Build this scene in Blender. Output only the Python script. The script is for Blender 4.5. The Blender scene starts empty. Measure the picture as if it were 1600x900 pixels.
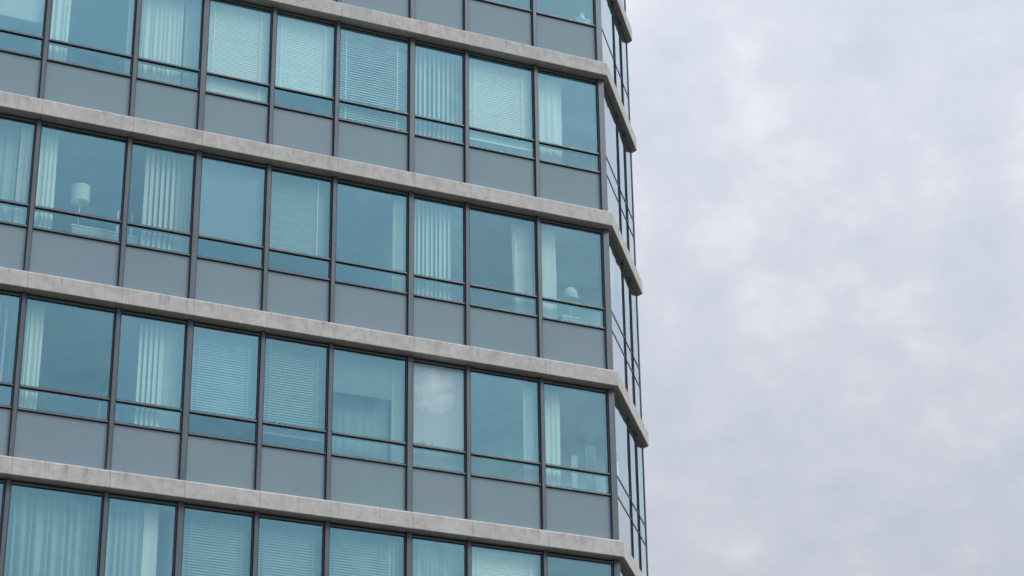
import bpy, math, random
from mathutils import Vector, Matrix
random.seed(7)
sc = bpy.context.scene
COL = sc.collection
R = math.radians

# ------------------------------------------------------------------ camera
EYE = 1.6
cam_d = bpy.data.cameras.new("camera")
cam = bpy.data.objects.new("camera", cam_d); COL.objects.link(cam)
cam_d.sensor_width = 36.0
cam_d.lens = 3584.7 / 1600.0 * 36.0
cam_d.clip_start = 0.5; cam_d.clip_end = 6000
pitch, roll = 0.43869, 0.01417
cam.matrix_world = (Matrix.Translation((0, 0, EYE)) @ Matrix.Rotation(math.pi/2 + pitch, 4, 'X')
                    @ Matrix.Rotation(-roll, 4, 'Z'))
sc.camera = cam

# ------------------------------------------------------------------ sky and sun (overcast)
SUN_EL, SUN_AZ = R(41), R(112)            # azimuth clockwise from +Y
world = bpy.data.worlds.new("World"); sc.world = world; world.use_nodes = True
nt = world.node_tree; nt.nodes.clear()
def N(tree, typ, **kw):
    n = tree.nodes.new(typ)
    for k, v in kw.items(): setattr(n, k, v)
    return n
def math_node(tree, op, a, b=None, clamp=False):
    m = N(tree, 'ShaderNodeMath', operation=op, use_clamp=clamp)
    for i, v in enumerate((a, b)):
        if v is None: continue
        if isinstance(v, (int, float)): m.inputs[i].default_value = v
        else: tree.links.new(v, m.inputs[i])
    return m.outputs[0]
def ramp(tree, fac, stops):
    r = N(tree, 'ShaderNodeValToRGB')
    el = r.color_ramp.elements
    while len(el) < len(stops): el.new(0.5)
    for e, (p, c) in zip(el, stops):
        e.position = p; e.color = (*c, 1) if len(c) == 3 else c
    tree.links.new(fac, r.inputs[0])
    return r.outputs[0]
def mixc(tree, fac, a, b, mode='MIX'):
    m = N(tree, 'ShaderNodeMix', data_type='RGBA', blend_type=mode)
    for sock, v in ((m.inputs[0], fac), (m.inputs[6], a), (m.inputs[7], b)):
        if isinstance(v, (int, float)): sock.default_value = v
        elif isinstance(v, tuple): sock.default_value = (*v, 1)
        else: tree.links.new(v, sock)
    return m.outputs[2]
tc = N(nt, 'ShaderNodeTexCoord')
sep = N(nt, 'ShaderNodeSeparateXYZ'); nt.links.new(tc.outputs['Generated'], sep.inputs[0])
zc = math_node(nt, 'MAXIMUM', sep.outputs[2], 0.0)
zd = math_node(nt, 'ADD', zc, 0.55)
px = math_node(nt, 'DIVIDE', sep.outputs[0], zd); py = math_node(nt, 'DIVIDE', sep.outputs[1], zd)
comb = N(nt, 'ShaderNodeCombineXYZ'); nt.links.new(px, comb.inputs[0]); nt.links.new(py, comb.inputs[1])
comb.inputs[2].default_value = 6.3
n1 = N(nt, 'ShaderNodeTexNoise'); n1.inputs['Scale'].default_value = 12.0; n1.inputs['Detail'].default_value = 7; n1.inputs['Roughness'].default_value = 0.6
n1.inputs['Distortion'].default_value = 0.15
n2 = N(nt, 'ShaderNodeTexNoise'); n2.inputs['Scale'].default_value = 3.2; n2.inputs['Detail'].default_value = 3
for n in (n1, n2): nt.links.new(comb.outputs[0], n.inputs['Vector'])
n3 = N(nt, 'ShaderNodeTexNoise'); n3.inputs['Scale'].default_value = 36.0; n3.inputs['Detail'].default_value = 5; n3.inputs['Roughness'].default_value = 0.55
nt.links.new(comb.outputs[0], n3.inputs['Vector'])
mix_n = math_node(nt, 'ADD', math_node(nt, 'MULTIPLY', n1.outputs[0], 0.56), math_node(nt, 'MULTIPLY', n2.outputs[0], 0.14))
mix_n = math_node(nt, 'ADD', mix_n, math_node(nt, 'MULTIPLY', n3.outputs[0], 0.30))
cloud = ramp(nt, mix_n, [(0.39, (0.595, 0.64, 0.74)), (0.47, (0.645, 0.68, 0.775)), (0.535, (0.69, 0.715, 0.80)), (0.63, (0.79, 0.81, 0.875))])
# CIE overcast rise towards the zenith, equal to 1 at the elevation in view (25 degrees)
grad = math_node(nt, 'DIVIDE', math_node(nt, 'ADD', 1.0, math_node(nt, 'MULTIPLY', zc, 2.0)), 1.845)
grad = math_node(nt, 'MAXIMUM', grad, 0.80)
lum = N(nt, 'ShaderNodeVectorMath', operation='SCALE'); nt.links.new(cloud, lum.inputs[0]); nt.links.new(grad, lum.inputs['Scale'])
sky = N(nt, 'ShaderNodeTexSky', sky_type='NISHITA', sun_disc=False)
sky.sun_elevation = SUN_EL; sky.sun_rotation = SUN_AZ
skys = N(nt, 'ShaderNodeVectorMath', operation='SCALE'); nt.links.new(sky.outputs[0], skys.inputs[0]); skys.inputs['Scale'].default_value = 0.10
both = mixc(nt, 0.96, skys.outputs[0], lum.outputs[0])       # thin gaps of clear sky behind a closed cloud deck
bg = N(nt, 'ShaderNodeBackground'); nt.links.new(both, bg.inputs[0]); bg.inputs[1].default_value = 1.0
wo = N(nt, 'ShaderNodeOutputWorld'); nt.links.new(bg.outputs[0], wo.inputs[0])

sl = bpy.data.lights.new("sun", 'SUN'); sl.energy = 1.5; sl.angle = R(26); sl.color = (1.0, 0.965, 0.91)
so = bpy.data.objects.new("sun", sl); COL.objects.link(so)
sdir = Vector((math.sin(SUN_AZ)*math.cos(SUN_EL), math.cos(SUN_AZ)*math.cos(SUN_EL), math.sin(SUN_EL)))
so.rotation_euler = sdir.to_track_quat('Z', 'Y').to_euler(); so.location = (0, -20, 60)

sc.view_settings.view_transform = 'Standard'; sc.view_settings.look = 'None'
sc.view_settings.exposure = 0.0; sc.view_settings.gamma = 1.0; sc.view_settings.use_curve_mapping = False
sc.render.engine = 'CYCLES'
sc.cycles.use_denoising = True
sc.cycles.max_bounces = 10; sc.cycles.diffuse_bounces = 4; sc.cycles.glossy_bounces = 4
sc.cycles.transparent_max_bounces = 24; sc.cycles.caustics_reflective = False

# ------------------------------------------------------------------ materials
def mat(name):
    m = bpy.data.materials.new(name); m.use_nodes = True
    t = m.node_tree; t.nodes.clear()
    o = N(t, 'ShaderNodeOutputMaterial')
    return m, t, o
def principled(t, o, **kw):
    p = N(t, 'ShaderNodeBsdfPrincipled'); t.links.new(p.outputs[0], o.inputs[0])
    for k, v in kw.items():
        k = k.replace('_', ' ')
        if isinstance(v, tuple): p.inputs[k].default_value = (*v, 1)
        elif isinstance(v, (int, float)): p.inputs[k].default_value = v
        else: t.links.new(v, p.inputs[k])
    return p
def noise(t, vec, scale, detail=4, rough=0.55, stretch=None, dist=0.0):
    n = N(t, 'ShaderNodeTexNoise'); n.inputs['Scale'].default_value = scale
    n.inputs['Detail'].default_value = detail; n.inputs['Roughness'].default_value = rough; n.inputs['Distortion'].default_value = dist
    if stretch:
        mp = N(t, 'ShaderNodeMapping'); mp.inputs['Scale'].default_value = stretch
        t.links.new(vec, mp.inputs[0]); vec = mp.outputs[0]
    t.links.new(vec, n.inputs['Vector'])
    return n.outputs[0]
def bump(t, h, strength, dist=0.01):
    b = N(t, 'ShaderNodeBump'); b.inputs['Strength'].default_value = strength; b.inputs['Distance'].default_value = dist
    t.links.new(h, b.inputs['Height']); return b.outputs[0]

def concrete_mat():
    m, t, o = mat('weathered_concrete')
    geo = N(t, 'ShaderNodeNewGeometry'); tcx = N(t, 'ShaderNodeTexCoord')
    pos = geo.outputs['Position']; obj = tcx.outputs['Object']
    big = noise(t, pos, 1.6, 5, 0.6)
    mot = noise(t, pos, 7.5, 8, 0.68)
    stk = noise(t, pos, 1.0, 5, 0.65, stretch=(8, 8, 0.55))
    fine = noise(t, pos, 60, 4, 0.7)
    c = ramp(t, big, [(0.3, (0.54, 0.535, 0.515)), (0.7, (0.655, 0.648, 0.628))])
    c = mixc(t, 0.8, c, ramp(t, mot, [(0.36, (0.80, 0.79, 0.77)), (0.52, (1, 1, 1)), (0.68, (1.10, 1.10, 1.09))]), 'MULTIPLY')
    # rain streaks running down from the top arris
    sx = N(t, 'ShaderNodeSeparateXYZ'); t.links.new(obj, sx.inputs[0])
    top = math_node(t, 'MULTIPLY_ADD', sx.outputs[2], 4.2); top.node.inputs[2].default_value = 1.15
    st = ramp(t, stk, [(0.54, (0, 0, 0)), (0.70, (1, 1, 1))])
    sf = math_node(t, 'MULTIPLY', st, math_node(t, 'MULTIPLY', top, 0.75, True), True)
    c = mixc(t, sf, c, (0.31, 0.302, 0.28))
    # pale lime bloom beside the joints
    lx = ramp(t, math_node(t, 'ABSOLUTE', math_node(t, 'ADD', sx.outputs[0], math_node(t, 'MULTIPLY', stk, 0.05))), [(0.05, (1, 1, 1)), (0.13, (0, 0, 0))])
    lf = math_node(t, 'MULTIPLY', math_node(t, 'MULTIPLY', lx, 0.8), ramp(t, mot, [(0.35, (0, 0, 0)), (0.6, (1, 1, 1))]))
    c = mixc(t, lf, c, (0.62, 0.62, 0.61))
    c = mixc(t, 0.35, c, ramp(t, fine, [(0.3, (0.8, 0.8, 0.8)), (0.6, (1.05, 1.05, 1.05))]), 'MULTIPLY')
    principled(t, o, Base_Color=c, Roughness=0.88, Normal=bump(t, mot, 0.25, 0.02))
    return m
def frame_mat(name, base, rough=0.42, metal=0.35):
    m, t, o = mat(name)
    geo = N(t, 'ShaderNodeNewGeometry')
    n = noise(t, geo.outputs['Position'], 3.0, 4, 0.6, stretch=(4, 4, 0.5))
    lo = tuple(v*0.86 for v in base); hi = tuple(v*1.14 for v in base)
    principled(t, o, Base_Color=ramp(t, n, [(0.3, lo), (0.7, hi)]), Roughness=rough, Metallic=metal)
    return m
def schlick(t, power):
    lw = N(t, 'ShaderNodeLayerWeight'); lw.inputs[0].default_value = 0.5
    return math_node(t, 'POWER', lw.outputs['Facing'], power)
def coated_glass(name, refl=(0.142, 0.325, 0.388), trans=(0.82, 0.93, 0.86), fog=False):
    m, t, o = mat(name)
    tcx = N(t, 'ShaderNodeTexCoord'); oi = N(t, 'ShaderNodeObjectInfo')
    geo = N(t, 'ShaderNodeNewGeometry')
    # roller-wave of toughened glass: a very shallow relief
    w = noise(t, geo.outputs['Position'], 0.9, 2, 0.5)
    nm = bump(t, w, 1.0, 0.015)
    tint = mixc(t, oi.outputs['Random'], tuple(v*0.88 for v in refl), tuple(v*1.14 for v in refl))
    g = N(t, 'ShaderNodeBsdfGlossy'); g.inputs['Roughness'].default_value = 0.01
    t.links.new(tint, g.inputs['Color']); t.links.new(nm, g.inputs['Normal'])
    tr = N(t, 'ShaderNodeBsdfTransparent'); tr.inputs[0].default_value = (*trans, 1)
    add = N(t, 'ShaderNodeAddShader'); t.links.new(tr.outputs[0], add.inputs[0]); t.links.new(g.outputs[0], add.inputs[1])
    gw = N(t, 'ShaderNodeBsdfGlossy'); gw.inputs['Roughness'].default_value = 0.01; gw.inputs['Color'].default_value = (0.93, 0.97, 1.0, 1)
    t.links.new(nm, gw.inputs['Normal'])
    mx = N(t, 'ShaderNodeMixShader'); t.links.new(schlick(t, 2.4), mx.inputs[0])
    t.links.new(add.outputs[0], mx.inputs[1]); t.links.new(gw.outputs[0], mx.inputs[2])
    out = mx.outputs[0]
    if fog:
        # failed seal: a milky bloom in the middle, clear towards the rim, mould along the bottom bead
        ob = tcx.outputs['Object']
        sx = N(t, 'ShaderNodeSeparateXYZ'); t.links.new(ob, sx.inputs[0])
        big = noise(t, ob, 1.9, 4, 0.55, dist=0.6); run = noise(t, ob, 1.0, 6, 0.65, stretch=(9, 9, 1.4)); det = noise(t, ob, 9.0, 6, 0.7)
        dx = math_node(t, 'DIVIDE', math_node(t, 'SUBTRACT', sx.outputs[0], 0.42), 0.52)
        dz = math_node(t, 'DIVIDE', math_node(t, 'SUBTRACT', sx.outputs[2], 0.98), 0.62)
        rr = math_node(t, 'ADD', math_node(t, 'MULTIPLY', dx, dx), math_node(t, 'MULTIPLY', dz, dz))
        f = math_node(t, 'SUBTRACT', 1.05, rr)
        f = math_node(t, 'ADD', math_node(t, 'MULTIPLY', f, 0.55), math_node(t, 'MULTIPLY', math_node(t, 'SUBTRACT', big, 0.44), 1.25))
        f = math_node(t, 'ADD', f, math_node(t, 'MULTIPLY', math_node(t, 'SUBTRACT', run, 0.48), 0.5))
        f = math_node(t, 'MINIMUM', math_node(t, 'MAXIMUM', f, 0.30), 0.95)
        dif = N(t, 'ShaderNodeBsdfDiffuse'); dif.inputs[0].default_value = (0.76, 0.93, 0.98, 1)
        trl = N(t, 'ShaderNodeMixShader'); t.links.new(f, trl.inputs[0]); t.links.new(out, trl.inputs[1]); t.links.new(dif.outputs[0], trl.inputs[2])
        mz = math_node(t, 'ADD', sx.outputs[2], math_node(t, 'MULTIPLY', math_node(t, 'SUBTRACT', det, 0.49), -0.55))
        mould = ramp(t, mz, [(0.0, (1, 1, 1)), (0.03, (0, 0, 0))])
        mz2 = math_node(t, 'SUBTRACT', 1.43, math_node(t, 'ADD', sx.outputs[2], math_node(t, 'MULTIPLY', det, 0.11)))
        mould2 = ramp(t, mz2, [(0.0, (1, 1, 1)), (0.03, (0, 0, 0))])
        mf = math_node(t, 'MULTIPLY', math_node(t, 'MAXIMUM', mould, mould2), 0.45)
        md = N(t, 'ShaderNodeBsdfDiffuse'); t.links.new(ramp(t, det, [(0.4, (0.05, 0.055, 0.045)), (0.6, (0.24, 0.25, 0.21))]), md.inputs[0])
        m2 = N(t, 'ShaderNodeMixShader'); t.links.new(mf, m2.inputs[0]); t.links.new(trl.outputs[0], m2.inputs[1]); t.links.new(md.outputs[0], m2.inputs[2])
        out = m2.outputs[0]
    t.links.new(out, o.inputs[0])
    return m
def clear_back():
    m, t, o = mat('clear_glass')
    tr = N(t, 'ShaderNodeBsdfTransparent'); tr.inputs[0].default_value = (0.96, 0.98, 0.96, 1)
    t.links.new(tr.outputs[0], o.inputs[0]); return m
def spandrel_mat():
    m, t, o = mat('grey_spandrel_glass')
    oi = N(t, 'ShaderNodeObjectInfo'); geo = N(t, 'ShaderNodeNewGeometry')
    n = noise(t, geo.outputs['Position'], 0.8, 3, 0.5)
    c = mixc(t, oi.outputs['Random'], (0.203, 0.320, 0.358), (0.228, 0.315, 0.368))
    c = mixc(t, 0.5, c, ramp(t, n, [(0.3, (0.92, 0.94, 0.98)), (0.7, (1.06, 1.08, 1.05))]), 'MULTIPLY')
    st = noise(t, geo.outputs['Position'], 1.0, 5, 0.65, stretch=(3.5, 3.5, 0.6))
    c = mixc(t, 0.13, c, ramp(t, st, [(0.38, (0.86, 0.87, 0.88)), (0.55, (1, 1, 1)), (0.70, (1.07, 1.07, 1.06))]), 'MULTIPLY')
    d = N(t, 'ShaderNodeBsdfDiffuse'); t.links.new(c, d.inputs[0])
    g = N(t, 'ShaderNodeBsdfGlossy'); g.inputs['Roughness'].default_value = 0.06; g.inputs['Color'].default_value = (0.93, 0.97, 1, 1)
    t.links.new(bump(t, n, 0.3, 0.02), g.inputs['Normal'])
    f = math_node(t, 'ADD', math_node(t, 'MULTIPLY', schlick(t, 2.4), 0.95), 0.085, True)
    mx = N(t, 'ShaderNodeMixShader'); t.links.new(f, mx.inputs[0]); t.links.new(d.outputs[0], mx.inputs[1]); t.links.new(g.outputs[0], mx.inputs[2])
    t.links.new(mx.outputs[0], o.inputs[0]); return m
def plain(name, base, rough=0.8, var=0.06, scale=4.0):
    m, t, o = mat(name)
    geo = N(t, 'ShaderNodeNewGeometry')
    n = noise(t, geo.outputs['Position'], scale, 4, 0.6)
    c = ramp(t, n, [(0.3, tuple(v*(1-var) for v in base)), (0.7, tuple(v*(1+var) for v in base))])
    principled(t, o, Base_Color=c, Roughness=rough)
    return m
def cloth(name, base, thru=0.35):
    m, t, o = mat(name)
    geo = N(t, 'ShaderNodeNewGeometry')
    n = noise(t, geo.outputs['Position'], 2.2, 3, 0.6, stretch=(14, 14, 0.5))
    c = ramp(t, n, [(0.3, tuple(v*0.90 for v in base)), (0.7, base)])
    d = N(t, 'ShaderNodeBsdfDiffuse'); tl = N(t, 'ShaderNodeBsdfTranslucent')
    t.links.new(c, d.inputs[0]); t.links.new(c, tl.inputs[0])
    mx = N(t, 'ShaderNodeMixShader'); mx.inputs[0].default_value = thru
    t.links.new(d.outputs[0], mx.inputs[1]); t.links.new(tl.outputs[0], mx.inputs[2]); t.links.new(mx.outputs[0], o.inputs[0])
    return m
def sheer(name, base, alpha):
    m = cloth(name, base, 0.4); t = m.node_tree
    o = [n for n in t.nodes if n.type == 'OUTPUT_MATERIAL'][0]
    src = o.inputs[0].links[0].from_socket
    tr = N(t, 'ShaderNodeBsdfTransparent'); mx = N(t, 'ShaderNodeMixShader'); mx.inputs[0].default_value = alpha
    t.links.new(tr.outputs[0], mx.inputs[1]); t.links.new(src, mx.inputs[2]); t.links.new(mx.outputs[0], o.inputs[0])
    return m

M = dict(
    concrete=concrete_mat(),
    frame=frame_mat('grey_anodised_frame', (0.145, 0.172, 0.192)),
    post=frame_mat('grey_anodised_cap', (0.112, 0.136, 0.156)),
    gasket=frame_mat('dark_gasket_and_shade', (0.022, 0.028, 0.038), 0.6, 0.0),
    glass=coated_glass('coated_glass'),
    fogged=coated_glass('fogged_glass', fog=True),
    back=clear_back(),
    spandrel=spandrel_mat(),
    ceiling=plain('white_ceiling_paint', (0.74, 0.74, 0.71)),
    wall=plain('off_white_wall_paint', (0.62, 0.61, 0.58)),
    floor=plain('oak_floor', (0.24, 0.17, 0.11), 0.5, 0.2, 9),
    curtain=cloth('white_curtain_cloth', (0.88, 0.88, 0.85), 0.3),
    sheer=sheer('sheer_curtain_cloth', (0.74, 0.76, 0.76), 0.62),
    thin_sheer=sheer('thin_blue_sheer_cloth', (0.50, 0.58, 0.64), 0.52),
    blue_sheer=sheer('bluish_pleated_cloth', (0.56, 0.64, 0.69), 0.86),
    vane=cloth('blind_vane_cloth', (0.72, 0.74, 0.73), 0.3),
    slat=plain('white_slat_paint', (0.72, 0.73, 0.72), 0.45, 0.03),
    slat_dim=plain('grey_slat_paint', (0.22, 0.27, 0.29), 0.45, 0.03),
    slat_blue=plain('blue_grey_slat_paint', (0.20, 0.25, 0.28), 0.45, 0.03),
    shade=cloth('roller_shade_cloth', (0.22, 0.25, 0.26), 0.2),
    pale_shade=cloth('pale_roller_shade_cloth', (0.52, 0.55, 0.57), 0.3),
    lampshade=cloth('white_lamp_shade_cloth', (0.80, 0.80, 0.78), 0.4),
    white=plain('white_lacquer', (0.72, 0.72, 0.70), 0.35, 0.03),
    grey=plain('pale_grey_lacquer', (0.42, 0.43, 0.43), 0.4, 0.05),
    dim=plain('dull_grey_glaze', (0.20, 0.22, 0.23), 0.4, 0.05),
    metal=frame_mat('brushed_metal', (0.55, 0.55, 0.55), 0.35, 0.4),
    wood=plain('pale_wood', (0.42, 0.33, 0.23), 0.5, 0.15, 20),
)
def ground_mat():
    m, t, o = mat('paving_ground')
    geo = N(t, 'ShaderNodeNewGeometry')
    n = noise(t, geo.outputs['Position'], 0.05, 6, 0.6); n2_ = noise(t, geo.outputs['Position'], 4, 5, 0.6)
    c = ramp(t, n, [(0.35, (0.075, 0.075, 0.066)), (0.65, (0.13, 0.128, 0.108))])
    c = mixc(t, 0.5, c, ramp(t, n2_, [(0.3, (0.8, 0.8, 0.8)), (0.7, (1.1, 1.1, 1.1))]), 'MULTIPLY')
    principled(t, o, Base_Color=c, Roughness=0.9); return m

# ------------------------------------------------------------------ mesh helpers
class MB:
    def __init__(s): s.v = []; s.f = []; s.m = []; s.smooth = []
    def quad(s, a, b, c, d, mi=0, sm=False):
        i = len(s.v); s.v += [a, b, c, d]; s.f.append((i, i+1, i+2, i+3)); s.m.append(mi); s.smooth.append(sm)
    def box(s, x0, x1, y0, y1, z0, z1, mi=0, front=None):
        i = len(s.v)
        s.v += [(x0,y0,z0),(x1,y0,z0),(x1,y1,z0),(x0,y1,z0),(x0,y0,z1),(x1,y0,z1),(x1,y1,z1),(x0,y1,z1)]
        for k, q in enumerate(((0,1,5,4),(1,2,6,5),(2,3,7,6),(3,0,4,7),(4,5,6,7),(3,2,1,0))):
            s.f.append(tuple(i+j for j in q)); s.m.append(front if (k == 0 and front is not None) else mi); s.smooth.append(False)
    def bar(s, x0, x1, y0, y1, z0, z1, c):
        "rail along x whose upper front arris is cut back so that it catches skylight"
        pr = [(y0, z0), (y1, z0), (y1, z1), (y0 + c, z1), (y0, z1 - c*.8)]; i = len(s.v); n = len(pr)
        s.v += [(x0, y, z) for y, z in pr] + [(x1, y, z) for y, z in pr]
        for k in range(n):
            j = (k+1) % n
            s.f.append((i+k, i+n+k, i+n+j, i+j)); s.m.append(0); s.smooth.append(False)
        s.f.append(tuple(i+k for k in range(n))); s.f.append(tuple(i+n+k for k in reversed(range(n)))); s.m += [0, 0]; s.smooth += [False, False]
        s.f[-n-2:] = [tuple(reversed(q)) for q in s.f[-n-2:]]
    def prism(s, poly, z0, z1, mi=0):
        n = len(poly); i = len(s.v)
        s.v += [(x, y, z0) for x, y in poly] + [(x, y, z1) for x, y in poly]
        for k in range(n):
            j = (k+1) % n
            s.f.append((i+k, i+j, i+n+j, i+n+k)); s.m.append(mi); s.smooth.append(False)
        s.f.append(tuple(i+n+k for k in range(n))); s.f.append(tuple(i+k for k in reversed(range(n))))
        s.m += [mi, mi]; s.smooth += [False, False]
    def grid(s, rows, closed=False, mi=0, sm=True):
        i = len(s.v); w = len(rows[0])
        for r in rows: s.v += r
        for a in range(len(rows)-1):
            for b in range(w if closed else w-1):
                b2 = (b+1) % w
                s.f.append((i+a*w+b, i+a*w+b2, i+(a+1)*w+b2, i+(a+1)*w+b)); s.m.append(mi); s.smooth.append(sm)
    def lathe(s, prof, n=20, cx=0, cy=0, cap=True, mi=0):
        rows = [[(cx + r*math.cos(2*math.pi*k/n), cy + r*math.sin(2*math.pi*k/n), z) for k in range(n)] for r, z in prof]
        i = len(s.v); s.grid(rows, True, mi)
        if cap:
            s.f.append(tuple(i+k for k in reversed(range(n)))); s.m.append(mi); s.smooth.append(False)
            j = i + (len(prof)-1)*n
            s.f.append(tuple(j+k for k in range(n))); s.m.append(mi); s.smooth.append(False)
    def tube(s, pts, r, n=8):
        rows = []
        for k, p in enumerate(pts):
            p = Vector(p); a = Vector(pts[max(k-1, 0)]); b = Vector(pts[min(k+1, len(pts)-1)])
            d = (b-a).normalized(); u = d.orthogonal().normalized() if k == 0 else (u - d*u.dot(d)).normalized(); w = d.cross(u)
            rows.append([tuple(p + (u*math.cos(t)+w*math.sin(t))*r) for t in (2*math.pi*q/n for q in range(n))])
        i = len(s.v); s.grid(rows, True)
        s.f.append(tuple(i+k for k in reversed(range(n)))); s.m.append(0); s.smooth.append(False)
        j = i+(len(pts)-1)*n; s.f.append(tuple(j+k for k in range(n))); s.m.append(0); s.smooth.append(False)
    def mesh(s, name, mats):
        me = bpy.data.meshes.new(name); me.from_pydata(s.v, [], s.f)
        for m in (mats if isinstance(mats, (list, tuple)) else [mats]): me.materials.append(m)
        me.polygons.foreach_set('material_index', s.m); me.polygons.foreach_set('use_smooth', s.smooth)
        me.update(); return me
def link(name, data, parent=None, loc=(0, 0, 0), rz=0.0, kind=None, label=None):
    o = bpy.data.objects.new(name, data); COL.objects.link(o)
    if parent: o.parent = parent
    o.location = loc; o.rotation_euler = (0, 0, rz)
    if kind: o['kind'] = kind
    if label: o['label'] = label
    return o
def thing(name, label, cat, loc, rz=0.0, group=None):
    o = link(name, None, None, loc, rz, None, label); o['category'] = cat
    o.empty_display_size = 0.2
    if group: o['group'] = group
    return o

# ------------------------------------------------------------------ ground
g = MB(); g.box(-3000, 3000, -3000, 3000, -0.5, 0.0)
link('ground', g.mesh('ground', ground_mat()), kind='structure')

# ------------------------------------------------------------------ plan of the building: three facets
V2 = lambda x, y: Vector((x, y))
class Facet:
    def __init__(s, O, ang, yF, cap, jamb, glass):
        s.O, s.ang, s.yF = O, ang, yF
        s.prof = (cap, jamb, glass)      # depth of cap sides, jamb face and glass behind the mullion front
        s.t = V2(math.cos(ang), math.sin(ang)); s.i = V2(-math.sin(ang), math.cos(ang))   # right, inward
    def P(s, u, y): return s.O + s.t*u + s.i*y
    def inv(s, p): d = p - s.O; return d.dot(s.t), d.dot(s.i)
def cross(fa, ya, fb, yb):
    "point lying ya inside facet a and yb inside facet b"
    A = Matrix((tuple(fa.i), tuple(fb.i))); r = V2(ya + fa.i.dot(fa.O), yb + fb.i.dot(fb.O))
    return A.inverted() @ r
FA = Facet(V2(1.6863, 35.4471), R(24.7154), 0.149, .075, .034, .058)
FB = Facet(V2(1.7615, 35.5159), R(77.017), 0.092, .03, .006, .013)
LB = 2.90
C_AB = cross(FA, 0, FB, 0)
uAB_B = FB.inv(C_AB)[0]
C_BC = FB.P(uAB_B + LB, 0)
FC = Facet(C_BC, R(129.0), 0.092, .03, .006, .013)
LC = 3.6
U_LEFT = -13.70
mull_A = [-12.50, -11.36, -9.910, -8.446, -7.301, -6.110, -4.970, -3.609, -2.591, -1.264]
WIDE = {-7.301, -3.609}
mull_B = [1.37, 2.10]
mull_C = [1.25, 2.45]
# floor levels (top of each concrete band), numbered from the topmost band in view
Z1 = 21.093 + EYE; H = 3.0; HS = 0.287
def zt(k):
    if k == 0: return 23.514 + EYE
    if k < 0: return 23.514 + EYE - k*H
    return Z1 - (k-1)*H
bands = [-1, 0, 1, 2, 3, 4, 5, 6]
rows = [-1, 0, 1, 2, 3, 4, 5]                         # row k stands on band k+1
row_h = {k: zt(k) - zt(k+1) for k in rows}

def plan(off, back=9.0, uL=U_LEFT):
    pl = FA.P(uL, off); c1 = cross(FA, off, FB, off); c2 = cross(FB, off, FC, off)
    ce = FC.P(LC, off); uce = FA.inv(ce)[0]
    return [tuple(p) for p in (pl, c1, c2, ce, FA.P(uce, back), FA.P(uL, back))]

BASE = FA.P(-4.0, 3.0)
bld = thing('glass_tower', 'tall faceted glass building with pale concrete floor bands and grey panels', 'building', (BASE.x, BASE.y, 0))
def at(f, u, y, z):
    p = f.P(u, y); return (p.x - BASE.x, p.y - BASE.y, z)
def rel(poly): return [(x-BASE.x, y-BASE.y) for x, y in poly]

# lower storeys below the picture, the roof, floors and ceilings
m = MB(); m.prism(rel(plan(0.25)), 0.0, zt(6) - HS - 0.003)
link('lower_storeys', m.mesh('lower_storeys', M['concrete']), bld)
m = MB(); m.prism(rel(plan(0.30)), -0.28, -0.003); fl_me = m.mesh('floor_slab', M['floor'])
m = MB(); m.prism(rel(plan(0.275)), -0.318, -0.288); ce_me = m.mesh('ceiling', M['ceiling'])
for k in bands:
    link('floor_slab', fl_me, bld, (0, 0, zt(k)))
    if k < 6: link('ceiling', ce_me, bld, (0, 0, zt(k)))
def partition(u0, u1, y0, y1, z0, z1):
    m = MB(); m.prism(rel([tuple(FA.P(u, y)) for u, y in ((u0, y0), (u1, y0), (u1, y1), (u0, y1))]), z0, z1)
    return m
for k in rows:
    z0, z1 = zt(k+1) + 0.001, zt(k) - 0.320
    uce = FA.inv(FC.P(LC, 0))[0]
    link('back_wall', partition(U_LEFT + .02, uce, 6.0, 6.12, z0, z1).mesh('back_wall', M['wall']), bld)
    for u in (-7.301, -3.609):
        link('partition_wall', partition(u - .05, u + .05, 0.36, 5.99, z0, z1).mesh('partition_wall', M['wall']), bld)
    ubc = FA.inv(cross(FB, .5, FC, .5))
    m = MB(); m.prism(rel([tuple(FA.P(u, y)) for u, y in ((-3.54, 3.0), (ubc[0] - .15, ubc[1] - .1), (ubc[0] - .15, ubc[1]), (-3.54, 3.1))]), z0, z1)
    link('partition_wall', m.mesh('partition_wall', M['wall']), bld)  # added wall, blocks the bright view out through the far facet
    link('end_wall', partition(U_LEFT - .0, U_LEFT + .2, 0.31, 8.98, zt(k+1)+.001, zt(k) - HS - .04).mesh('end_wall', M['concrete']), bld)
    link('rear_wall', partition(U_LEFT + .21, uce, 8.7, 8.95, zt(k+1)+.001, zt(k) - HS - .04).mesh('rear_wall', M['concrete']), bld)
    # low wall inside the spandrels
    p0, p1 = plan(0.31), plan(0.36)
    m = MB(); m.prism(rel([p0[0], p0[1], p0[2], p0[3], p1[3], p1[2], p1[1], p1[0]]), z0, zt(k+1) + 0.79)
    link('sill_wall', m.mesh('sill_wall', M['wall']), bld)

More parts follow.
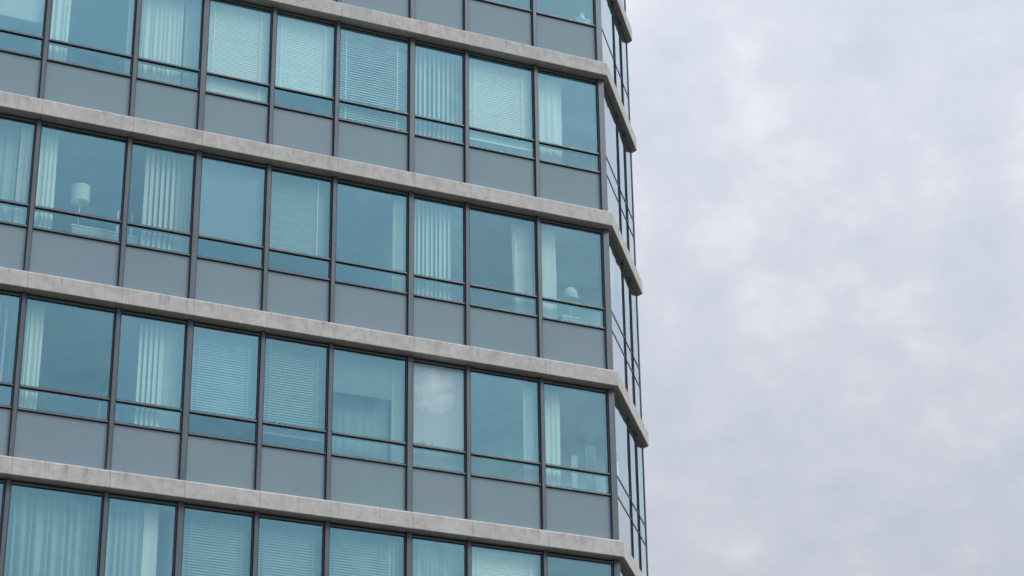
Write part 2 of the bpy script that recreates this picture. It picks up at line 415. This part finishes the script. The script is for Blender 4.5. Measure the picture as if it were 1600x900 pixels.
# concrete band panels: chamfered, butted with open joints, mitred at the corners
def band_panel(f, ul, ur, mitre_l=None, mitre_r=None):
    ch, D = 0.030, 0.296; J = 0.002
    prof = [(D, 0), (ch, 0), (0, -ch), (0, -HS + .010), (.010, -HS), (D, -HS)]
    def xe(u, y, mt, sg):
        if mt is None: return u + sg*J
        return f.inv(cross(f, y, mt, y) if sg < 0 else cross(mt, y, f, y))[0] + sg*0.0012
    L = [(xe(ul, y, mitre_l, 1) - ul, y, z) for y, z in prof]
    Rr = [(xe(ur, y, mitre_r, -1) - ul, y, z) for y, z in prof]
    m = MB(); i = 0; m.v = L + Rr; n = len(prof)
    for k in range(n):
        j = (k+1) % n
        m.f.append((k, n+k, n+j, j))
    m.f.append(tuple(reversed(range(n)))); m.f.append(tuple(range(n, 2*n)))
    m.f = [tuple(reversed(q)) for q in m.f]
    m.m = [0]*len(m.f); m.smooth = [False]*len(m.f)
    return m.mesh('concrete_panel', M['concrete'])
segs = []
uA_end = FA.inv(C_AB)[0]
ms = [U_LEFT] + mull_A
for a, b in zip(ms, mull_A): segs.append((FA, a, b, None, None))
segs.append((FA, mull_A[-1], uA_end, None, FB))
segs.append((FB, uAB_B, mull_B[0], FA, None)); segs.append((FB, mull_B[0], mull_B[1], None, None)); segs.append((FB, mull_B[1], uAB_B + LB, None, FC))
segs.append((FC, 0.0, mull_C[0], FB, None)); segs.append((FC, mull_C[0], mull_C[1], None, None)); segs.append((FC, mull_C[1], LC, None, None))
for f, a, b, ml, mr in segs:
    me = band_panel(f, a, b, ml, mr)
    for k in bands: link('concrete_panel', me, bld, at(f, a, 0, zt(k)), f.ang)

# mullions and corner posts, one per storey
def mullion_mesh(yF, w, h, prof):
    m = MB(); cap, jb, gl = prof
    b = .003                                                       # cap with eased arrises
    a = yF + jb - .001
    prof_ = [(-w/2 + b, yF), (w/2 - b, yF), (w/2, yF + b), (w/2, a), (w/2 - .012, a), (w/2 - .012, yF + .20),
             (-w/2 + .012, yF + .20), (-w/2 + .012, a), (-w/2, a), (-w/2, yF + b)]
    m.prism(prof_, 0.0, h)
    for sg in (-1, 1):                                             # dark strip painted for the shaded recess beside the window frame
        x0, x1 = sorted((sg*w/2, sg*(w/2 + .011)))
        m.box(x0, x1, a - .012, a - .001, 0.0, h, 1)
    return m.mesh('mullion', [M['post'], M['gasket']])
mm = {}
def add_mullion(f, u, w, k):
    key = (f.yF, w, round(row_h[k], 2))
    if key not in mm: mm[key] = mullion_mesh(f.yF, w, row_h[k] - HS - .002, f.prof)
    link('mullion', mm[key], bld, at(f, u, 0, zt(k+1) + .001), f.ang)
def corner_post(fa, fb, wa, wb):
    v = cross(fa, fa.yF, fb, fb.yF); ua = fa.inv(v)[0]; ub = fb.inv(v)[0]
    vi = cross(fa, fa.yF + .16, fb, fb.yF + .16)
    return [tuple(p) for p in (fa.P(ua - wa, fa.yF), v, fb.P(ub + wb, fb.yF), fb.P(ub + wb, fb.yF + .11), vi, fa.P(ua - wa, fa.yF + .11))], ua - wa, ub + wb
post_ab, uA_stop, uB_start = corner_post(FA, FB, 0.105, 0.012)
post_bc, uB_stop, uC_start = corner_post(FB, FC, 0.050, 0.050)
for k in rows:
    for u in mull_A: add_mullion(FA, u, 0.088 if u in WIDE else 0.064, k)
    for u in mull_B: add_mullion(FB, u, 0.034, k)
    for u in mull_C: add_mullion(FC, u, 0.062, k)
    for poly in (post_ab, post_bc):
        m = MB(); m.prism(rel(poly), 0.0, row_h[k] - HS - .002)
        link('corner_post', m.mesh('corner_post', M['post']), bld, (0, 0, zt(k+1) + .001))

# windows: frame > gasket, pane, pane; with a spandrel panel below each
Z_SP0, Z_SP1, Z_LG0, Z_LG1, Z_VG0 = 0.016, 0.812, 0.846, 1.172, 1.212
win_meshes = {}
def window_meshes(yF, W, h, transom, prof):
    key = (yF, round(W, 3), round(h, 2), transom)
    if key in win_meshes: return win_meshes[key]
    top = h - HS - 0.003; vg1 = h - 0.357; yj = yF + prof[1]; yg = yF + prof[2]; jw = .018; tp = .014 if prof[1] > .02 else .002; yb = yF + .17
    fr = MB()
    fr.box(0, jw, yj, yb, Z_SP1, top); fr.box(W - jw, W, yj, yb, Z_SP1, top)
    fr.box(jw, W - jw, yj - .004, yb, vg1, vg1 + .030)
    fr.box(jw, W - jw, yj + .030, yb, vg1 + .030, top, 1)  # dark strip painted for the shade between soffit and head
    fr.bar(jw, W - jw, yj - tp, yb, Z_SP1, Z_LG0 - .004, .012 if tp > .01 else .004)
    if transom: fr.bar(jw, W - jw, yj - tp, yb, Z_LG1 + .004, Z_VG0 - .002, .012 if tp > .01 else .004)
    gaskets = []
    def ring(z0, z1, w=.009, wt=.013):
        ga = MB(); gaskets.append(ga)
        if prof[1] < .02: w, wt = .004, .005
        y0, y1 = yg - (.010 if prof[1] > .02 else .004), yg + .004
        ga.box(jw, jw + w, y0, y1, z0 + w, z1 - wt); ga.box(W - jw - w, W - jw, y0, y1, z0 + w, z1 - wt)
        ga.box(jw, W - jw, y0, y1, z1 - wt, z1 - .0005); ga.box(jw, W - jw, y0, y1, z0 + .0005, z0 + w)
    panes = []
    spans = ((Z_VG0, vg1), (Z_LG0, Z_LG1)) if transom else ((Z_LG0, vg1),)
    for z0, z1 in spans:
        ring(z0, z1)
        p = MB(); p.box(jw + .0015, W - jw - .0015, 0, .022, .0015, z1 - z0 - .0015, 1, 0); panes.append((p, yg, z0))
    sp = MB(); sp.box(.004, W - .004, 0, .02, Z_SP0, Z_SP1 - .014)
    sg = MB(); sg.box(0.001, W - .001, .006, .03, 0.002, Z_SP0 - .002); sg2 = MB(); sg2.box(.001, W - .001, .004, .03, Z_SP1 - .013, Z_SP1 - .001)  # lower strip paints the shaded recess above the slab; upper is a gasket
    r = (fr.mesh('window', [M['frame'], M['gasket']]), [ga.mesh('gasket', M['gasket']) for ga in gaskets], panes, sp.mesh('spandrel_panel', M['spandrel']), [q.mesh('gasket', M['gasket']) for q in (sg, sg2)], yg)
    r = r[:2] + ([(p.mesh('pane', [M['glass'], M['back']]), y, z) for p, y, z in panes],) + r[3:]
    win_meshes[key] = r; return r
def add_window(f, ul, ur, k, transom=True, fogged=False):
    W = ur - ul
    fr, ga, panes, sp, sg, yg = window_meshes(f.yF, W, row_h[k], transom, f.prof)
    z = zt(k+1)
    w = link('window', fr, bld, at(f, ul, 0, z), f.ang)
    for q in ga: link('gasket', q, w)
    for q, (me, y, z0) in enumerate(panes):
        if fogged and q == 0:
            me = me.copy(); me.materials[0] = M['fogged']
            link('pane', me, w, (0, y, z0), label='pane clouded by a milky bloom, with mould along its edges')
        else: link('pane', me, w, (0, y, z0))
    s = link('spandrel_panel', sp, bld, at(f, ul, yg, z), f.ang)
    for q in sg: link('gasket', q, s)
def bays(f, us, k, start, stop, wd):
    e = [start] + us + [stop]
    for i in range(len(e) - 1):
        l = e[i] + (wd(e[i])/2 if i > 0 else 0) + .001; r = e[i+1] - (wd(e[i+1])/2 if i < len(e) - 2 else 0) - .001
        fog = f is FA and k == 3 and abs(e[i] + 3.609) < 1e-6
        add_window(f, l, r, k, transom=(k != 0), fogged=fog)
for k in rows:
    bays(FA, mull_A, k, U_LEFT + .05, uA_stop, lambda u: 0.088 if u in WIDE else 0.064)
    bays(FB, mull_B, k, uB_start, uB_stop, lambda u: 0.034)
    bays(FC, mull_C, k, uC_start, LC - .05, lambda u: 0.062)

# ------------------------------------------------------------------ things behind the glass
def floor_pt(k, u, y, z=0.0, f=None):
    p = (f or FA).P(u, y); return (p.x, p.y, zt(k+1) + z)
def ceil_z(k): return row_h[k] - 0.318
G_CUR, G_VER, G_HOR, G_ROL = 'curtains hanging behind the windows', 'vertical blinds hanging behind the windows', 'horizontal blinds hanging behind the windows', 'roller shades hanging behind the windows'
def curtain(k, u0, u1, label, y=0.40, pitch=0.085, amp=0.022, mtl='curtain', bottom=0.03, skew=0.0, seed=0, span=None, f=None):
    f = f or FA
    rnd = random.Random(seed*31 + k*7 + int(u0*100))
    t = thing('curtain', label, 'curtain', floor_pt(k, u0, y, 0, f), f.ang, G_CUR)
    W = u1 - u0; ztop = ceil_z(k) - .045
    n = max(8, int(W/pitch*8)); pts = []; ph = rnd.random()*6
    f2 = pitch*rnd.uniform(2.3, 3.4)
    for i in range(n+1):
        x = W*i/n
        pts.append((x, ph + 2*math.pi*x/pitch + 1.1*math.sin(2*math.pi*x/f2 + ph), rnd.uniform(.7, 1.25)))
    rowsF, rowsB = [], []
    Zs = [bottom + (ztop - bottom)*q/9 for q in range(10)]
    for z in Zs:
        g_ = (z - bottom)/(ztop - bottom)
        am = amp*(1.0 - .35*g_)
        rf, rb = [], []
        for x, p, a_ in pts:
            yy = am*a_*math.sin(p + .25*math.sin(3*g_ + ph)) + .006*math.sin(5*g_ + x*4)
            xx = x + skew*(1-g_) + .006*math.sin(p*.5 + 4*g_)
            rf.append((xx, yy, z)); rb.append((xx, yy + .003, z))
        rowsF.append(rf); rowsB.append(rb)
    m = MB(); m.grid(rowsF); m.grid([list(reversed(r)) for r in rowsB])
    for A, B in ((0, 0), (-1, -1)):
        for q in range(9):
            m.quad(rowsF[q][A], rowsF[q+1][A], rowsB[q+1][A], rowsB[q][A])
    link('fabric', m.mesh('curtain_fabric', M[mtl]), t)
    tr = MB(); tx = span or (-.01, W + .01)
    tr.box(tx[0], tx[1], -.018, .018, ztop + .006, ztop + .042)
    link('track', tr.mesh('track', M['white']), t)
    return t
vane_me = {}
def vane_mesh(h, w=.089):
    key = (round(h, 2), w)
    if key not in vane_me:
        r1, r2 = [], []
        for q in range(5):
            a = (q/4 - .5); r1.append((a*w, -.006*(1 - 4*a*a)))
        m = MB(); r2 = [(x, y + .0015) for x, y in reversed(r1)]
        m.prism(r1 + r2, 0, h); vane_me[key] = m.mesh('vane', M['vane'])
    return vane_me[key]
def vertical_blind(k, u0, u1, label, y=0.36, tilt=35, pitch=.082, bottom=.06, jitter=10, seed=1):
    rnd = random.Random(seed + k*13 + int(u0*50))
    t = thing('vertical_blind', label, 'vertical blind', floor_pt(k, u0, y), FA.ang, G_VER)
    ztop = ceil_z(k) - .05
    W = u1 - u0
    hr = MB(); hr.box(-.02, W + .02, -.022, .022, ztop + .012, ztop + .048); link('headrail', hr.mesh('headrail', M['white']), t)
    n = max(2, int(round(W/pitch)))
    for i in range(n):
        link('vane', vane_mesh(ztop - bottom), t, (W*(i + .5)/n, 0, bottom), R(tilt + rnd.uniform(-jitter, jitter)))
    return t
def horizontal_blind(k, u0, u1, label, zbot, y=0.30, tilt=62, pitch=.043, cords=(.12, .86), seed=0, jitter=2, mtl='slat', tape=None):
    rnd = random.Random(seed + k*17 + int(u0*40))
    t = thing('horizontal_blind', label, 'horizontal blind', floor_pt(k, u0, y), FA.ang, G_HOR)
    W = u1 - u0; ztop = ceil_z(k) - .012
    hr = MB(); hr.box(0, W, -.025, .025, ztop - .045, ztop); link('headrail', hr.mesh('headrail', M['white']), t)
    br = MB(); br.box(0, W, -.022, .022, zbot, zbot + .022); link('bottom_rail', br.mesh('bottom_rail', M[mtl]), t)
    m = MB(); z = ztop - .075; w = .050
    while z > zbot + .035:
        a = R(tilt + rnd.uniform(-jitter, jitter)); sag = rnd.uniform(-.002, .002)
        pr = [(-w/2, 0), (0, .005), (w/2, 0)]
        pr = [(p*math.cos(a) + q*math.sin(a), p*math.sin(a) + q*math.cos(a)) for p, q in pr]     # outer edge low
        pr = [(yy, zz) for yy, zz in pr]
        for (y0, z0), (y1, z1) in zip(pr, pr[1:]):
            m.quad((0.004, y0, z + z0), (W - .004, y0, z + z0 + sag), (W - .004, y1, z + z1 + sag), (0.004, y1, z + z1), 0, True)
        z -= pitch
    s = link('slats', m.mesh('slats', M[mtl]), t, kind='stuff')
    for c in cords:
        cm = MB(); cm.box(W*c - .006, W*c + .006, -.032, -.030, zbot + .02, ztop - .045); link('ladder_tape', cm.mesh('ladder_tape', M[tape or mtl]), t)
    return t
def roller_shade(k, u0, u1, label, zbot, y=0.31, mtl='shade', bar='shade'):
    t = thing('roller_shade', label, 'roller shade', floor_pt(k, u0, y), FA.ang, G_ROL)
    W = u1 - u0; ztop = ceil_z(k) - .035
    tb = MB(); tb.tube([(0, 0, ztop), (W, 0, ztop)], .028, 12); link('roller', tb.mesh('roller', M['white']), t)
    fb = MB(); fb.box(.012, W - .012, -.030, -.0285, zbot + .02, ztop); link('shade_cloth', fb.mesh('shade_cloth', M[mtl]), t)
    bb = MB(); bb.box(.012, W - .012, -.037, -.021, zbot, zbot + .022); link('bottom_bar', bb.mesh('bottom_bar', M[bar]), t)
    return t

TOP, SEC, THD, BOT = 'top full row', 'second full row', 'third full row', 'lowest row'
zs = lambda z: z
# --- R1, the top full row
roller_shade(1, -11.30, -9.955, 'pale roller shade lowered most of the way in the top full row', 1.50, mtl='pale_shade')
curtain(1, -9.87, -9.508, f'white curtain at the left of the wide clear window in the {TOP}', seed=2)
curtain(1, -8.545, -8.475, f'thin white curtain strip right of the wide clear window in the {TOP}', pitch=.05)
curtain(1, -8.40, -7.62, f'pleated white curtain filling most of its window in the {TOP}', seed=4, pitch=.075, amp=.028)
curtain(1, -7.58, -7.36, f'sheer bluish curtain strip right of the pleated curtain in the {TOP}', mtl='sheer', seed=5)
horizontal_blind(1, -7.245, -6.150, f'closed white horizontal blind next to the pleated curtain in the {TOP}', .86, tilt=80, pitch=.034)
horizontal_blind(1, -6.065, -5.010, f'closed horizontal blind above an uncovered lower pane in the {TOP}', 1.20, tilt=80, pitch=.034)
horizontal_blind(1, -4.925, -3.665, f'half open horizontal blind with bright slats in the middle of the {TOP}', .86, tilt=46, jitter=2, pitch=.047)
vertical_blind(1, -3.50, -2.64, f'vertical blind filling the narrow window in the {TOP}', tilt=38)
horizontal_blind(1, -2.545, -1.305, f'closed pale horizontal blind second from the corner in the {TOP}', 1.02, tilt=80, pitch=.034)
curtain(1, -1.14, -.665, f'flat white curtain at the left of the corner window in the {TOP}', pitch=.16, amp=.012, seed=8)
# --- R2
curtain(2, -11.25, -10.14, f'sheer grey pleated curtain in the leftmost window of the {SEC}', mtl='blue_sheer', pitch=.11, amp=.035)
curtain(2, -10.13, -9.955, f'bright white curtain beside the sheer leftmost one in the {SEC}', pitch=.07, y=.37, amp=.012)
curtain(2, -9.87, -9.530, f'white pleated curtain left of the drum shade lamp in the {SEC}', seed=3, span=(-.01, 1.36))
vertical_blind(2, -8.121, -7.60, f'bright vertical blind right of the two candlesticks in the {SEC}', tilt=28)
curtain(2, -7.58, -7.37, f'dim sheer curtain at the right of the bright vertical blind in the {SEC}', mtl='sheer', pitch=.08, span=(-.80, .22))
roller_shade(2, -7.235, -6.150, f'flat grey roller shade lowered to the transom in the {SEC}', 1.20)
horizontal_blind(2, -6.065, -5.010, f'closed dim horizontal blind with a dotted cord line in the {SEC}', 1.20, tilt=88, pitch=.030, cords=(.80,), mtl='slat_dim', jitter=1.5, tape='white')
curtain(2, -3.84, -3.665, f'narrow pale curtain at the right of the wide clear window in the {SEC}', pitch=.09, amp=.012)
vertical_blind(2, -3.50, -2.80, f'bright vertical blind covering the left of the narrow window in the {SEC}', tilt=36)
curtain(2, -1.665, -1.310, f'slanting pleated curtain in the second window from the corner, {SEC}', pitch=.085, skew=.05, seed=9)
curtain(2, -1.14, -.845, f'flat white curtain beside the round lamp in the {SEC}', pitch=.2, amp=.008)
# --- R3
vertical_blind(3, -11.2, -9.955, f'vertical blind with wide gaps in the leftmost window of the {THD}', tilt=58, pitch=.10)
curtain(3, -9.87, -9.535, f'white pleated curtain at the left of the wide dark window in the {THD}', pitch=.07, seed=6, span=(-.01, 1.36))
vertical_blind(3, -8.052, -7.64, f'bright vertical blind right of the hoop backed chair in the {THD}', tilt=30)
curtain(3, -7.63, -7.37, f'sheer pale curtain right of the bright vertical blind in the {THD}', mtl='sheer', pitch=.14, amp=.01, span=(-.75, .27))
horizontal_blind(3, -7.235, -6.150, f'left one of the two bluish horizontal blinds in the {THD}', 1.20, tilt=72, mtl='slat_blue')
horizontal_blind(3, -6.065, -5.010, f'right one of the two bluish horizontal blinds in the {THD}', 1.05, tilt=72, mtl='slat_blue')
roller_shade(3, -4.915, -3.87, f'made-up roller shade standing in for a brighter ceiling left of the clouded window', 1.93)  # cloth added to draw the brighter ceiling in the upper pane
curtain(3, -4.90, -3.86, f'added bluish sheer curtain lightening the pane below the roller shade in the {THD}', y=.48, mtl='thin_sheer', pitch=.16, amp=.012, seed=3)  # added to lighten the dark area under the shade cloth
curtain(3, -3.83, -3.665, f'narrow pale curtain just left of the clouded window', pitch=.16, amp=.008)
curtain(3, -3.52, -2.64, f'plain pale curtain behind the clouded window pane in the {THD}', mtl='sheer', pitch=.3, amp=.006)
curtain(3, -1.50, -1.310, f'white curtain in the second window from the corner, {THD}', pitch=.08)
curtain(3, -1.14, -.832, f'bright white curtain beside the upright panels in the {THD}', pitch=.11, amp=.010)
# --- R4
curtain(4, -11.2, -9.955, f'pleated pale curtain at the left picture edge in the {BOT}', mtl='sheer', pitch=.12)
curtain(4, -9.86, -8.49, f'wide pleated curtain filling the first wide window of the {BOT}', pitch=.12, amp=.050, seed=12, mtl='blue_sheer')
curtain(4, -8.40, -7.80, f'pleated curtain at the left of the second window in the {BOT}', pitch=.10, amp=.040, mtl='blue_sheer')
curtain(4, -7.79, -7.565, f'flat bright curtain panel right of the pleated one in the {BOT}', pitch=.18, amp=.008, span=(0, .43))
horizontal_blind(4, -7.235, -6.150, f'dim horizontal blind right of the flat curtain panel in the {BOT}', .86, tilt=76, mtl='slat_blue')
horizontal_blind(4, -6.065, -5.010, f'dim horizontal blind between two others in the {BOT}', .86, tilt=76, mtl='slat_blue')
horizontal_blind(4, -4.92, -3.90, f'faint horizontal blind left of the pale strips in the {BOT}', .86, tilt=76, mtl='slat_blue')
vertical_blind(4, -3.88, -3.665, f'pale vertical blind strips beside the faint horizontal blind in the {BOT}', tilt=25, pitch=.07)
curtain(4, -3.50, -2.64, f'sheer pleated curtain filling the narrow window in the {BOT}', mtl='sheer', pitch=.075, amp=.03)
horizontal_blind(4, -2.545, -1.305, f'pale closed horizontal blind second from the corner in the {BOT}', .86, tilt=80, pitch=.034)

# --- furniture glimpsed behind the glass
def cabinet(k, u, y, w, d, h, label, mtl='grey', name='sideboard', doors=2):
    t = thing(name, label, 'cabinet', floor_pt(k, u, y), FA.ang)
    b = MB(); b.box(-w/2 + .012, w/2 - .012, -d/2 + .012, d/2, .08, h - .03); link('carcass', b.mesh('carcass', M[mtl]), t)
    tp = MB(); tp.box(-w/2, w/2, -d/2, d/2, h - .029, h); link('top', tp.mesh('top', M['grey']), t)
    for i in range(doors):
        x0 = -w/2 + .02 + (w - .04)*i/doors; x1 = -w/2 + .02 + (w - .04)*(i+1)/doors - .008
        dm = MB(); dm.box(x0, x1, -d/2 - .008, -d/2 + .011, .10, h - .05); link('door', dm.mesh('door', M['grey']), t)
    for sx in (-1, 1):
        for sy in (-1, 1):
            lm = MB(); lm.box(sx*(w/2 - .05) - .02, sx*(w/2 - .05) + .02, sy*(d/2 - .05) - .02, sy*(d/2 - .05) + .02, 0, .079); link('foot', lm.mesh('foot', M['metal']), t)
    return t
def lamp(k, u, y, z, r0, r1, hs, stem, label):
    t = thing('table_lamp', label, 'lamp', floor_pt(k, u, y, z))
    b = MB(); b.lathe([(.075, 0), (.075, .012), (.03, .022), (.009, .03)], 20); link('base', b.mesh('base', M['white']), t)
    s = MB(); s.tube([(0, 0, .028), (0, 0, stem + hs*.6)], .009, 10); link('stem', s.mesh('stem', M['white']), t)
    return t, stem
# drum lamp and long white sideboard
cabinet(2, -8.80, .64, .82, .32, 1.16, f'long white sideboard under the drum shade lamp in the {SEC}', doors=3)
t, st = lamp(2, -9.07, .62, 1.161, .14, .14, .27, .46, f'table lamp with a white drum shade on the long sideboard')
m = MB(); m.lathe([(.150, st), (.146, st + .28)], 28, cap=False); m.lathe([(.147, st + .28), (.147, st)], 28, cap=False); link('lamp_shade', m.mesh('lamp_shade', M['lampshade']), t)
def candle(k, u, y, z, label, h1=.16, h2=.26):
    t = thing('candlestick', label, 'candlestick', floor_pt(k, u, y, z), 0, 'white candlesticks beside the drum lamp')
    m = MB(); m.lathe([(.045, 0), (.045, .012), (.016, .03), (.012, h1*.5), (.02, h1*.6), (.012, h1*.75), (.022, h1)], 14); link('holder', m.mesh('holder', M['white']), t)
    m = MB(); m.lathe([(.012, h1 + .001), (.011, h1 + h2), (.002, h1 + h2 + .02)], 12); link('candle', m.mesh('candle', M['white']), t)
candle(2, -8.45, .60, 1.161, f'slim white candlestick on the right end of the long sideboard')
cabinet(2, -8.20, .64, .17, .24, 1.16, f'small white pedestal under a candlestick, right of the long sideboard', name='pedestal', doors=1)
candle(2, -8.22, .60, 1.161, f'slim white candlestick on the small pedestal in the {SEC}')
# round lamp by the corner
cabinet(2, -.52, .66, .36, .32, 1.10, f'low white cabinet under the round lamp in the {SEC}', doors=1)
t, st = lamp(2, -.48, .60, 1.101, .13, .13, .2, .36, f'table lamp with a round white dome shade in the {SEC}')
prof = [(.135, st), (.14, st + .05), (.132, st + .11), (.108, st + .17), (.07, st + .21), (.02, st + .228)]
m = MB(); m.lathe(prof, 26, cap=False); m.lathe([(r*.97, z - .002) for r, z in reversed(prof)], 26, cap=False); link('lamp_shade', m.mesh('lamp_shade', M['lampshade']), t)
# pale upright panels and a chair by the corner, third row
def upright_panel(k, u, y, w, h, rz, label, mtl):
    t = thing('standing_panel', label, 'upright_panel', floor_pt(k, u, y), FA.ang + rz)
    p = MB(); p.box(-w/2 + .02, w/2 - .02, -.006, .006, .06, h - .02); link('panel', p.mesh('panel', M[mtl]), t)
    for sx in (-1, 1):
        q = MB(); q.box(sx*(w/2 - .01) - .01, sx*(w/2 - .01) + .01, -.012, .012, 0, h); link('upright', q.mesh('upright', M['dim']), t)
    for z in (.05, h - .02):
        q = MB(); q.box(-w/2 + .02, w/2 - .02, -.011, .011, z - .01, z + .01); link('rail', q.mesh('rail', M['dim']), t)
    for sx in (-1, 1):
        q = MB(); q.box(sx*(w/2 - .04) - .012, sx*(w/2 - .04) + .012, -.15, .15, -.0, .028); link('foot', q.mesh('foot', M['dim']), t)
upright_panel(3, -.475, .62, .15, 1.63, 0.10, f'narrow bright upright panel nearest the corner window curtain in the {THD}', 'grey')
upright_panel(3, -.155, .66, .19, 1.84, 0.0, f'taller dim upright panel nearest the building corner in the {THD}', 'shade')
def hoop_chair(k, u, y, rz, label, seat=.95, hh=.66):
    t = thing('high_chair', label, 'chair', floor_pt(k, u, y), FA.ang + rz)
    s = MB(); s.lathe([(.15, seat - .04), (.18, seat - .025), (.18, seat), (.15, seat + .008)], 20); link('seat', s.mesh('seat', M['wood']), t)
    pts = []
    for q in range(13):
        a = math.pi*q/12
        pts.append((.15*math.cos(a), .13 + .05*math.sin(a), seat + .0 + hh*math.sin(a)**.55))
    b = MB(); b.tube(pts, .011, 8); link('hoop_back', b.mesh('hoop_back', M['wood']), t)
    for sx in (-1, 1):
        for sy in (-1, 1):
            l = MB(); l.tube([(sx*.09, sy*.09, seat - .03), (sx*.16, sy*.16, 0)], .014, 8); link('leg', l.mesh('leg', M['wood']), t)
hoop_chair(3, -8.33, .72, 0.0, f'high chair with hoop back right of the wide dark window in the {THD}')
hoop_chair(3, -.36, 1.15, 0.4, f'high chair with hoop back behind the upright panels in the {THD}', seat=.90, hh=.40)
# console with bowl and books, third row
t = thing('console_table', f'slim console table in the window left of the clouded one', 'table', floor_pt(3, -4.25, .62), FA.ang)
m = MB(); m.box(-.5, .5, -.14, .14, 1.06, 1.09); link('tabletop', m.mesh('tabletop', M['shade']), t)
for sx in (-1, 1):
    for sy in (-1, 1):
        m = MB(); m.box(sx*.46 - .015, sx*.46 + .015, sy*.11 - .015, sy*.11 + .015, 0, 1.059); link('leg', m.mesh('leg', M['metal']), t)
t = thing('bowl', f'shallow bowl on the console table left of the clouded window', 'bowl', floor_pt(3, -4.02, .60, 1.091))
m = MB(); m.lathe([(.04, 0), (.05, .01), (.10, .05), (.13, .10), (.125, .10), (.095, .055), (.04, .018)], 24); link('vessel', m.mesh('vessel', M['dim']), t)
t = thing('vase', f'pale vase with two leaning stems on the slim console table', 'vase', floor_pt(3, -4.42, .60, 1.091))
m = MB(); m.lathe([(.035, 0), (.06, .04), (.065, .09), (.035, .15), (.03, .18)], 20); link('vessel', m.mesh('vessel', M['dim']), t)
for dx in (-.05, .06):
    m = MB(); m.tube([(0, 0, .12), (dx*.6, .01, .24), (dx*1.6, .02, .32)], .006, 6); link('stem', m.mesh('stem', M['dim']), t)
# small white ornaments in the topmost corner window
cabinet(0, -.14, .60, .30, .28, 1.12, 'white cabinet standing in the topmost corner window', doors=1)
t = thing('vase', 'small white vase with short twigs on the cabinet in the topmost corner window', 'vase', floor_pt(0, -.12, .56, 1.121))
m = MB(); m.lathe([(.03, 0), (.055, .03), (.06, .07), (.03, .12), (.033, .14)], 18); link('vessel', m.mesh('vessel', M['white']), t)
for dx in (-.06, .02, .07):
    m = MB(); m.tube([(0, 0, .1), (dx*.5, 0, .15), (dx*.8, .01, .20)], .006, 6); link('twig', m.mesh('twig', M['grey']), t)
